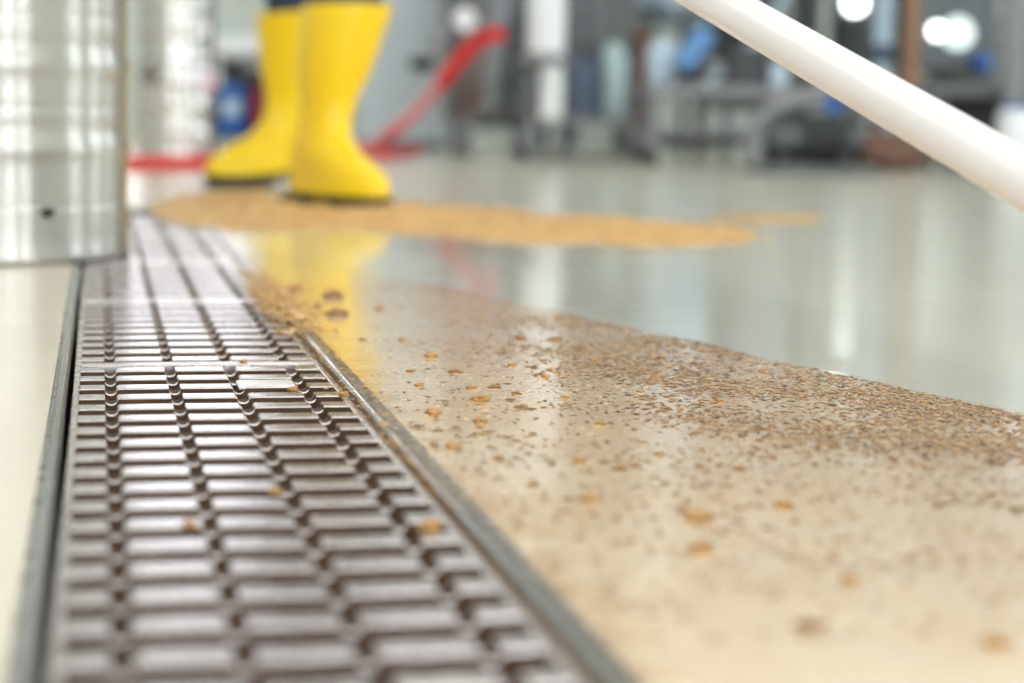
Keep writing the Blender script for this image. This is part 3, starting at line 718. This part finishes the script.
# ---------------------------------------------------------------- background things
def rod(f, a, b, r, n=14): return tube(f, [a, b], r, n)
def floorpt(px, D, z=0.0): 
    q = P(px, 0, D); p0 = RT*((px-512)/F*D) + FW*D*math.cos(0); return Vector((p0.x, p0.y, z))
def upright(name, label, cat, px, py0, py1, wpx, D, m, group=None, extra=None):
    """round vertical vessel between two picture heights, standing on its own base or frame"""
    pass
def zz(px, py, D): return P(px, py, D).z
def col(px, D): 
    p = P(px, 110, D); return Vector((p.x, p.y, 0))

# pale cabinet with socket, left of the tank
D = 8.8; a = col(385, D); wcab = (444-362)/F*D
t = thing('control_cabinet', 'pale blue grey cabinet with a black opening, standing behind the right boot', 'cabinet', tuple(col(403, D)))
L0 = col(403, D)
obj('body', obox(B(), UP*0.62 + FW*0.2, wcab, 0.4, 1.16), M['cabinet'], t, bevel=0.01)
obj('plinth', obox(B(), UP*0.02 + FW*0.2, wcab*0.96, 0.36, 0.04), M['lgrey'], t)
zc = zz(422, 64, D)
obj('dark_opening', obox(B(), UP*zc + RT*((422-403)/F*D), 0.11, 0.02, 0.055), M['black'], t, bevel=0.003)
obj('door_handle', obox(B(), UP*(zc+0.35) + RT*0.12 - FW*0.015, 0.02, 0.03, 0.12), M['dsteel'], t, bevel=0.004)
# pale partition wall behind the kegs and boots
D = 9.6; Lp = col(255, D)
t = thing('storage_rack', 'low rack with a white top shelf between the slim kegs and the boots', 'rack', tuple(col(240, 8.0)))
D = 8.0; wv = (268-208)/F*D
zs = zz(238, 45, D)
obj('shelf', obox(B(), UP*zs + FW*0.15, wv, 0.34, 0.075), M['white'], t, bevel=0.008)
obj('shelf', obox(B(), UP*0.06 + FW*0.15, wv, 0.34, 0.03), M['dblue'], t, bevel=0.004)
for sx in (-1, 1):
    for sy in (0.0, 0.3): obj('leg', obox(B(), UP*(zs/2) + RT*sx*(wv/2-0.012) + FW*sy, 0.02, 0.02, zs), M['dsteel'], t)
obj('back_panel', obox(B(), UP*(zs/2) + FW*0.31, wv, 0.01, zs-0.1), M['darkpaint'], t)
tz = 0.0755
def canister(label, px, py0, py1, wpx, D, m, mcap, name='canister', cat='canister', label2=None):
    c = col(px, D); r = wpx/2/F*D; z0, z1 = zz(px, py1, D), zz(px, py0, D)
    t = thing(name, label, cat, (c.x, c.y, z0)); h = z1-z0
    obj('body', lathe(B(), [(r*0.9, 0), (r, 0.01), (r, h*0.72), (r*0.9, h*0.82), (r*0.4, h*0.88), (r*0.4, h*0.93), (0.001, h*0.93)], 32), M[m], t)
    obj('cap', lathe(B(), [(r*0.45, h*0.9), (r*0.45, h), (0.001, h)], 24), M[mcap], t)
    if label2:
        a0 = math.atan2(-c.y, -c.x)
        f = patch(a0-0.55, a0+0.55, h*0.30, h*0.58, r*1.01); o = obj('label_patch', f, M[label2], t); md = o.modifiers.new('s', 'SOLIDIFY'); md.thickness = 0.002; md.offset = 1
    return t
def shelfitem_z(px, D): return 0
c = canister('blue canister with a pale round patch on the lower shelf of the rack', 231, 72, 127, 33, 8.05, 'blue', 'dblue', label2='pale_blue'); c.location.z = 0.0755
c = canister('dark red bottle on the lower shelf of the rack beside the blue canister', 259, 74, 124, 19, 8.05, 'dred', 'dred', 'bottle', 'bottle'); c.location.z = 0.0755
c = canister('small turquoise bottle standing on the white top shelf of the rack', 229, 20, 37, 11, 8.0, 'teal', 'teal', 'bottle', 'bottle'); c.location.z = zs + 0.038
c = canister('grey jar hanging low under the white shelf of the rack', 252, 57, 74, 20, 7.95, 'lgrey', 'lgrey', 'jar', 'jar'); c.location.z = zs-0.038-(zz(252, 57, 7.95)-zz(252, 74, 7.95))*1.0

# tank left of the equipment
def tank(label, px, wpx, D, ybot, htop, m='steel', legs=True, group=None):
    c = col(px, D); r = wpx/2/F*D; z0 = max(0.05, zz(px, ybot, D))
    t = thing('steel_tank', label, 'tank', (c.x, c.y, 0), group=group)
    obj('vessel', lathe(B(), [(r*0.2, z0), (r*0.6, z0+0.01), (r*0.92, z0+0.04), (r, z0+0.08), (r, z0+0.55), (r*1.012, z0+0.56), (r*1.012, z0+0.58), (r, z0+0.59), (r, htop), (r*0.8, htop+0.08), (r*0.3, htop+0.14), (0.001, htop+0.15)], 64), M[m], t)
    if legs:
        for k in range(4):
            a = PI/4 + k*PI/2
            p = Vector((math.cos(a), math.sin(a), 0))*r*0.86
            lg = obj('leg', rod(B(), p + UP*0.012, p + UP*(z0+0.12), 0.022), M[m], t)
            obj('foot', lathe(B(), [(0.035, 0), (0.035, 0.008), (0.02, 0.02), (0.001, 0.02)], 20, tuple(p)), M['dsteel'], lg)
    return t
tank('grey steel tank right of the pale cabinet, the red hose rising before it', 492, 104, 8.3, 128, 1.5)
# hand wheel / gauge
D = 7.35; p = P(463, 19, D)
t = thing('dial_gauge', 'round white faced dial above the red hose at the upper middle', 'gauge', tuple(p))
def disc(f, c, ax, r, th, n=32):
    return tube(f, [c - ax*th/2, c + ax*th/2], r, n)
obj('casing', disc(B(), Vector((0, 0, 0)) + FW*0.02, FW, 0.058, 0.035), M['dsteel'], t)
obj('dial', disc(B(), Vector((0, 0, 0)) + RT*0.008, FW, 0.044, 0.01), M['white'], t)
obj('stem', rod(B(), FW*0.04 - UP*0.0, FW*0.30 + UP*0.0, 0.014), M['steel'], t)
p2 = P(441, 42, D)
t = thing('valve', 'small pale steel valve below and left of the round dial', 'valve', tuple(p2))
f = B(); ball(f, Vector((0, 0, 0)), 0.040, (1, 0.8, 1), 20, 12); obj('body', f, M['lgrey'], t)
obj('stem', rod(B(), Vector((0, 0, 0)), RT*0.11 + FW*0.28, 0.014), M['steel'], t)
# added white column in place of the bright reflection on the tank
D = 7.15; c = col(545, D)
t = thing('highlight_column', 'tall white column standing in for a bright reflection on the grey tank', 'filter', (c.x, c.y, 0))
z0, z1, z2 = zz(551, 121, D), zz(551, 62, D), zz(545, 55, D); r1, r2 = 12/F*D, 19/F*D
obj('bowl', lathe(B(), [(r1*0.5, z0), (r1*0.9, z0+0.01), (r1, z0+0.03), (r1, z1), (r1*0.8, z1)], 32, (RT.x*6/F*D, RT.y*6/F*D, 0)), M['white'], t)
obj('collar', lathe(B(), [(r2*1.25, z1-0.008), (r2*1.3, z1), (r2*1.3, z2), (r2*1.2, z2+0.006)], 32), M['lgrey'], t)
obj('column', lathe(B(), [(r2, z2), (r2, 1.1), (r2*0.9, 1.12), (0.001, 1.13)], 32), M['white'], t)
for s in (-1, 1): obj('leg', rod(B(), RT*s*0.05 + FW*0.05, RT*s*0.05 + FW*0.05 + UP*(z2), 0.010), M['steel'], t)

# wheeled trolley (bent tubes)
D = 7.4
def wcol(px, D, py): p = P(px, py, D); return p
def frame(name, label, cat, D, ytop, x0, x1, yfoot, thick, depth, m, braces=True, curved=False):
    o0 = col((x0+x1)/2, D); t = thing(name, label, cat, tuple(o0))
    w = (x1-x0)/F*D; zt_ = zz((x0+x1)/2, ytop, D)
    obj('top', obox(B(), UP*zt_ + FW*depth/2, w, depth, thick), M[m], t, bevel=0.006)
    for sx in (-1, 1):
        for sy in (0, 1):
            x = sx*(w/2-0.025); y = sy*(depth-0.04)+0.02
            if curved: pts = smooth_path([RT*(x+sx*0.05) + FW*y + UP*0.03, RT*(x+sx*0.035) + FW*y + UP*(zt_*0.55), RT*(x-sx*0.02) + FW*y + UP*(zt_-thick/2)], 6)
            else: pts = [RT*x + FW*y + UP*0.03, RT*x + FW*y + UP*(zt_-thick/2)]
            lg = obj('leg', tube(B(), pts, 0.021, 14), M[m], t)
            obj('caster', disc(B(), Vector(pts[0]) + UP*0.002, RT, 0.032, 0.022, 20), M['black'], lg)
    if braces: obj('brace', rod(B(), RT*(-w/2) + FW*0.02 + UP*zt_*0.45, RT*(w/2) + FW*0.02 + UP*zt_*0.45, 0.012), M[m], t)
    return t, o0, zt_
frame('pump_trolley', 'low grey trolley with bent tube legs, right of the white column', 'trolley', 7.5, 120, 530, 636, 158, 0.030, 0.45, 'lgrey', braces=False, curved=True)
zt1 = zz(583, 120, 7.5) + 0.0155
def onplate(name, label, cat, px, D, wpx, pytop, m, zb, shape='box', cap=None, depth=None):
    c = col(px, D); w = wpx/F*D; z1 = zz(px, pytop, D); t = thing(name, label, cat, (c.x, c.y, zb)); h = z1 - zb
    if shape == 'box':
        obj('body', obox(B(), UP*h/2, w, depth or w, h), M[m], t, bevel=0.006)
        obj('lid', obox(B(), UP*(h+0.006), w*1.04, (depth or w)*1.04, 0.012), M[cap or m], t, bevel=0.003)
    else:
        obj('body', lathe(B(), [(w*0.42, 0), (w*0.5, 0.012), (w*0.5, h*0.9), (w*0.42, h*0.97), (0.001, h)], 32), M[m], t)
        obj('cap', lathe(B(), [(w*0.3, h*0.96), (w*0.3, h*1.05), (0.001, h*1.05)], 24), M[cap or m], t)
    return t
onplate('pump_motor', 'dark blue motor box on the low grey trolley', 'motor', 584, 7.65, 28, 58, 'dblue', zt1, cap='dsteel', depth=0.2)
onplate('chemical_bottle', 'pale teal cylinder standing on the right of the low trolley', 'bottle', 613, 7.6, 24, 46, 'teal', zt1, 'cyl', cap='teal')
onplate('support_post', 'slim brown post between the teal and pale blue cylinders', 'post', 641, 8.12, 12, 30, 'brown', 0, cap='copper')
# work table
frame('steel_table', 'low steel work table under the pale blue cylinder, right of the trolley', 'table', 7.0, 91, 648, 792, 162, 0.040, 0.5, 'lgrey')
zt2 = zz(720, 91, 7.0) + 0.0205
onplate('chemical_bottle', 'pale blue cylinder standing at the left of the steel table', 'bottle', 659, 7.2, 25, 42, 'pale_blue', zt2, 'cyl', cap='pale_blue')
onplate('gear_box', 'charcoal box standing on the middle of the steel table', 'box', 745, 7.3, 40, 52, 'darkpaint', zt2, cap='dsteel', depth=0.2)
onplate('junction_box', 'blue grey box on the right of the steel table', 'box', 776, 7.25, 16, 62, 'pale_blue', zt2, cap='grey', depth=0.1)
D = 7.05; a, b = P(681, 66, D), P(707, 33, D); u = (b-a).normalized()
t = thing('slanted_cylinder', 'bright blue cylinder leaning at a slant on the steel table', 'cylinder', tuple(a))
obj('body', tube(B(), [Vector((0, 0, 0)), b-a], 0.042, 24), M['mid_blue'], t)
obj('end_cap', tube(B(), [b-a, b-a+u*0.02], [0.044, 0.036], 24), M['dblue'], t)
obj('bracket', rod(B(), Vector((0, 0, 0)) - u*0.0, Vector((0.02, 0.12, zt2 - a.z)), 0.012), M['steel'], t)
obj('lower_shelf', B(), M['grey'])
bpy.data.objects.remove(bpy.data.objects['lower_shelf'])
# grey machine body above the trolley
D = 8.3; c = col(600, D)
t = thing('filling_machine', 'grey filling machine body behind the trolley, at the top centre', 'machine', (c.x, c.y, 0))
zb = zz(600, 48, D)
obj('body', obox(B(), UP*(zb+0.40) + FW*0.25, 70/F*D, 0.5, 0.8), M['grey'], t, bevel=0.012)
obj('underframe', obox(B(), UP*(zb-0.01) + FW*0.25, 84/F*D, 0.55, 0.03), M['darkpaint'], t, bevel=0.004)
for s in (-1, 1):
    for q in (0.03, 0.47): obj('leg', rod(B(), RT*s*0.13 + FW*q, RT*s*0.13 + FW*q + UP*(zb-0.01), 0.018), M['steel'], t)
f = B(); rod(f, RT*(-0.10) - FW*0.03 + UP*0.05, RT*(-0.10) - FW*0.03 + UP*(zb+0.5), 0.016); rod(f, RT*(-0.02) - FW*0.03 + UP*(zb-0.02), RT*(-0.02) - FW*0.03 + UP*(zb+0.5), 0.014)
obj('riser_pipe', f, M['steel'], t)
# blue grey vessel at top
D = 8.9; c = col(672, D)
t = thing('buffer_vessel', 'blue grey vessel with a rounded bottom above the pale blue cylinder', 'vessel', (c.x, c.y, 0))
zb = zz(668, 30, D); r = 42/F*D
obj('vessel', lathe(B(), [(r*0.3, zb), (r*0.8, zb+0.02), (r, zb+0.06), (r, 1.2), (r*0.7, 1.3), (0.001, 1.33)], 48), M['pale_blue'], t)
obj('band', lathe(B(), [(r*1.0, zb+0.055), (r*1.03, zb+0.06), (r*1.03, zb+0.085), (r*1.0, zb+0.09)], 48), M['dsteel'], t)
for k in range(3):
    a = 0.5 + k*2*PI/3; q = Vector((math.cos(a), math.sin(a), 0))*r*0.9
    obj('leg', rod(B(), q, q + UP*(zb+0.1), 0.018), M['brown'] if k == 0 else M['dsteel'], t)
# pump with fat curved pipe
D = 6.45; c = col(800, D)
t = thing('transfer_pump', 'floor pump with a fat curved grey pipe, right of the steel table', 'pump', (c.x, c.y, 0))
f = B(); pts = [P(757, 158, D) , P(757, 138, D), P(763, 122, D), P(777, 108, D), P(796, 100, D), P(822, 98, D)]
pts = smooth_path([Vector((p.x, p.y, max(p.z, 0.0))) - Vector((c.x, c.y, 0)) for p in pts], 8); tube(f, pts, 0.036, 20); obj('curved_pipe', f, M['lgrey'], t)
obj('motor', tube(B(), [RT*(-0.03) + UP*0.115, RT*0.20 + UP*0.115], 0.075, 28), M['dsteel'], t)
obj('motor_fins', tube(B(), sum([[RT*(0.0+0.02*k) + UP*0.115, RT*(0.01+0.02*k) + UP*0.115] for k in range(8)], []), sum([[0.076, 0.084] for k in range(8)], []), 28), M['darkpaint'], t)
obj('volute', tube(B(), [RT*(-0.10) + UP*0.115, RT*(-0.03) + UP*0.115], [0.085, 0.09], 28), M['dsteel'], t)
obj('base_plate', obox(B(), UP*0.014 + RT*0.04, 0.40, 0.26, 0.028), M['grey'], t, bevel=0.005)
for s in (-1, 1): obj('foot', obox(B(), UP*0.04 + RT*(0.04+s*0.1), 0.04, 0.18, 0.05), M['darkpaint'], t)
f = B(); rod(f, P(838, 101, D-0.15) - Vector((c.x, c.y, 0)), P(828, 110, D-0.15) - Vector((c.x, c.y, 0)), 0.028); obj('blue_cap', f, M['bright_blue'], t)
# black hose loops on the floor
f = B(); L = [G(780, 169) + UP*0.016, G(805, 173) + UP*0.016, G(828, 171) + UP*0.016, G(838, 168) + UP*0.016, G(820, 166.5) + UP*0.045, G(800, 168) + UP*0.045, G(810, 171) + UP*0.045, G(832, 173) + UP*0.016, G(850, 172) + UP*0.016]
tag(obj('coiled_hose', tube(B(), smooth_path(L, 10), 0.014, 12), M['black']), 'thin black hose coiled on the floor beside the pump', 'hose')
# brown sack
p = G(884, 171); f = B(); bmesh.ops.create_icosphere(f, subdivisions=4, radius=1)
for v in f.verts:
    n = noise.noise(v.co*2.2)*0.16 + noise.noise(v.co*6)*0.06
    v.co *= 1+n; v.co.x *= 0.155; v.co.y *= 0.12; v.co.z = max(-0.055, v.co.z*0.075) + 0.055
t = thing('grain_sack', 'slumped dark brown sack on the floor below the white handle', 'sack', (p.x, p.y, 0))
obj('sack_body', f, M['brown'], t, angle=180)
obj('tied_neck', tube(B(), [RT*(-0.02) + UP*0.12, RT*(-0.03) + UP*0.15, RT*(-0.045) + UP*0.185], [0.03, 0.016, 0.034], 16), M['brown'], t)
# right hand equipment
D = 7.2
t0 = frame('pipe_stand', 'grey stand with a long top rail below the bright glints at the right', 'stand', D, 91, 925, 1040, 165, 0.045, 0.25, 'grey')
c = col(1011, D-0.1)
t = thing('support_column', 'pale grey round column at the right edge above the handle', 'column', (c.x, c.y, 0))
obj('shaft', lathe(B(), [(0.040, 0.0), (0.040, 1.4), (0.034, 1.41), (0.001, 1.41)], 32), M['lgrey'], t)
obj('base_flange', lathe(B(), [(0.08, 0.0), (0.08, 0.012), (0.042, 0.02)], 32), M['dsteel'], t)
c = col(908, 7.75)
t = thing('copper_pipe', 'upright orange brown pipe left of the bright glints', 'pipe', (c.x, c.y, 0))
obj('pipe', lathe(B(), [(0.032, 0), (0.032, 1.3), (0.001, 1.31)], 28), M['copper'], t)
zb = zz(908, 80, D); obj('flange', lathe(B(), [(0.05, zb-0.02), (0.05, zb+0.02), (0.033, zb+0.025)], 28), M['copper'], t)
c = col(880, 7.85)
t = thing('steel_pipe', 'upright pale steel pipe left of the orange brown pipe', 'pipe', (c.x, c.y, 0))
obj('pipe', lathe(B(), [(0.040, 0), (0.040, 1.3), (0.001, 1.31)], 28), M['pale_blue'], t)
obj('coupling', lathe(B(), [(0.05, 0.40), (0.052, 0.41), (0.052, 0.45), (0.05, 0.46)], 28), M['dblue'], t)
# machine block with added glowing discs in place of steel reflections
D = 7.95; c = col(948, D); zc = zz(948, 30, D)
t = thing('glint_machine', 'dark machine body with glowing discs for steel reflections at the upper right', 'machine', (c.x, c.y, 0))
obj('body', obox(B(), UP*(zc+0.28) + FW*0.2, 0.36, 0.32, 0.9), M['dsteel'], t, bevel=0.02)
for s in (-1, 1): obj('leg', obox(B(), UP*0.09 + RT*s*0.14 + FW*0.2, 0.04, 0.2, 0.19), M['darkpaint'], t)
base = Vector((c.x, c.y, 0))
for px, py, r, mm in ((937, 31, 0.028, 'glint_bright'), (937, 9, 0.023, 'glint_bright'), (958, 33, 0.062, 'glint_dim')):
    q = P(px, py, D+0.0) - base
    cas = obj('glint_rim', disc(B(), q + FW*(0.03 if r < 0.05 else 0.04), FW, r*1.35, 0.03, 28), M['steel'], t)
    obj('glint_disc', disc(B(), q + FW*(0.008 if r < 0.05 else 0.015), FW, r, 0.022, 28), M[mm], cas)
q = P(983, 63, D-0.05); t = thing('hand_wheel', 'bright blue round knob left of the pale column', 'knob', tuple(q))
f = B(); ball(f, Vector((0, 0, 0)), 0.040, (1, 0.8, 1), 24, 14); obj('knob', f, M['bright_blue'], t); obj('stem', rod(B(), Vector((0, 0, 0)), FW*0.10, 0.012), M['steel'], t)
q = P(855, 3, 7.6); c = Vector((q.x, q.y, 0))  # added glowing disc on a pole, imitating a glint on steel
t = thing('glint_stand', 'pale glowing disc for a steel reflection at the top edge above the white handle', 'lamp', (c.x, c.y, 0))
obj('glint_face', disc(B(), UP*q.z, FW, 0.040, 0.02, 28), M['glint_dim'] if False else M['glint_bright'], t); obj('casing', disc(B(), UP*q.z + FW*0.03, FW, 0.056, 0.04, 28), M['dsteel'], t)
obj('pole', rod(B(), FW*0.03, FW*0.03 + UP*q.z, 0.014), M['dsteel'], t); obj('base_plate', lathe(B(), [(0.09, 0), (0.09, 0.012), (0.02, 0.02)], 24), M['dsteel'], t)
onplate('motor_box', 'black box on the floor stand behind the end of the white handle', 'box', 975, 7.6, 50, 100, 'black', 0, depth=0.2)
onplate('cleaner_can', 'white can with a blue lid on the floor at the far right edge', 'can', 1016, 6.95, 36, 108, 'white', 0, 'cyl', cap='bright_blue')
# row of large tanks further back
for lab, px, w, D, yb in (('broad dark steel tank behind the filling machine', 590, 128, 9.95, 118), ('broad steel tank behind the steel table', 752, 130, 9.4, 112), ('broad steel tank behind the pump and the white handle', 868, 84, 9.95, 114), ('broad steel tank behind the bright glints at the right', 985, 120, 9.2, 114)):
    tank(lab, px, w, D, yb, 2.2, m='dsteel' if 'dark' in lab else 'steel')
# pipes that run low across the equipment
for lab, pts, r, m_ in (('long level steel pipe running low behind the trolley and table', [P(560, 62, 8.9), P(700, 64, 8.75), P(800, 66, 8.7)], 0.022, 'steel'),
                     ('level dark pipe running just above the floor behind the pump', [P(640, 140, 8.4), P(760, 138, 8.2), P(900, 139, 8.0), P(1040, 141, 7.9)], 0.03, 'darkpaint'),
                     ('sloping blue grey pipe above the steel table', [P(700, 90, 8.4), P(760, 40, 8.3), P(800, -30, 8.3)], 0.02, 'pale_blue')):
    t = thing('process_pipe', lab, 'pipe', (pts[0].x, pts[0].y, 0)); b0 = Vector((pts[0].x, pts[0].y, 0))
    obj('pipe', tube(B(), [p-b0 for p in pts], r, 16), M[m_], t)
    for p in (pts[0], pts[-1] if pts[-1].z < 1 else pts[1]): obj('bracket', rod(B(), Vector((p.x, p.y, 0)) - b0, Vector(p) - b0, 0.012), M['dsteel'], t)
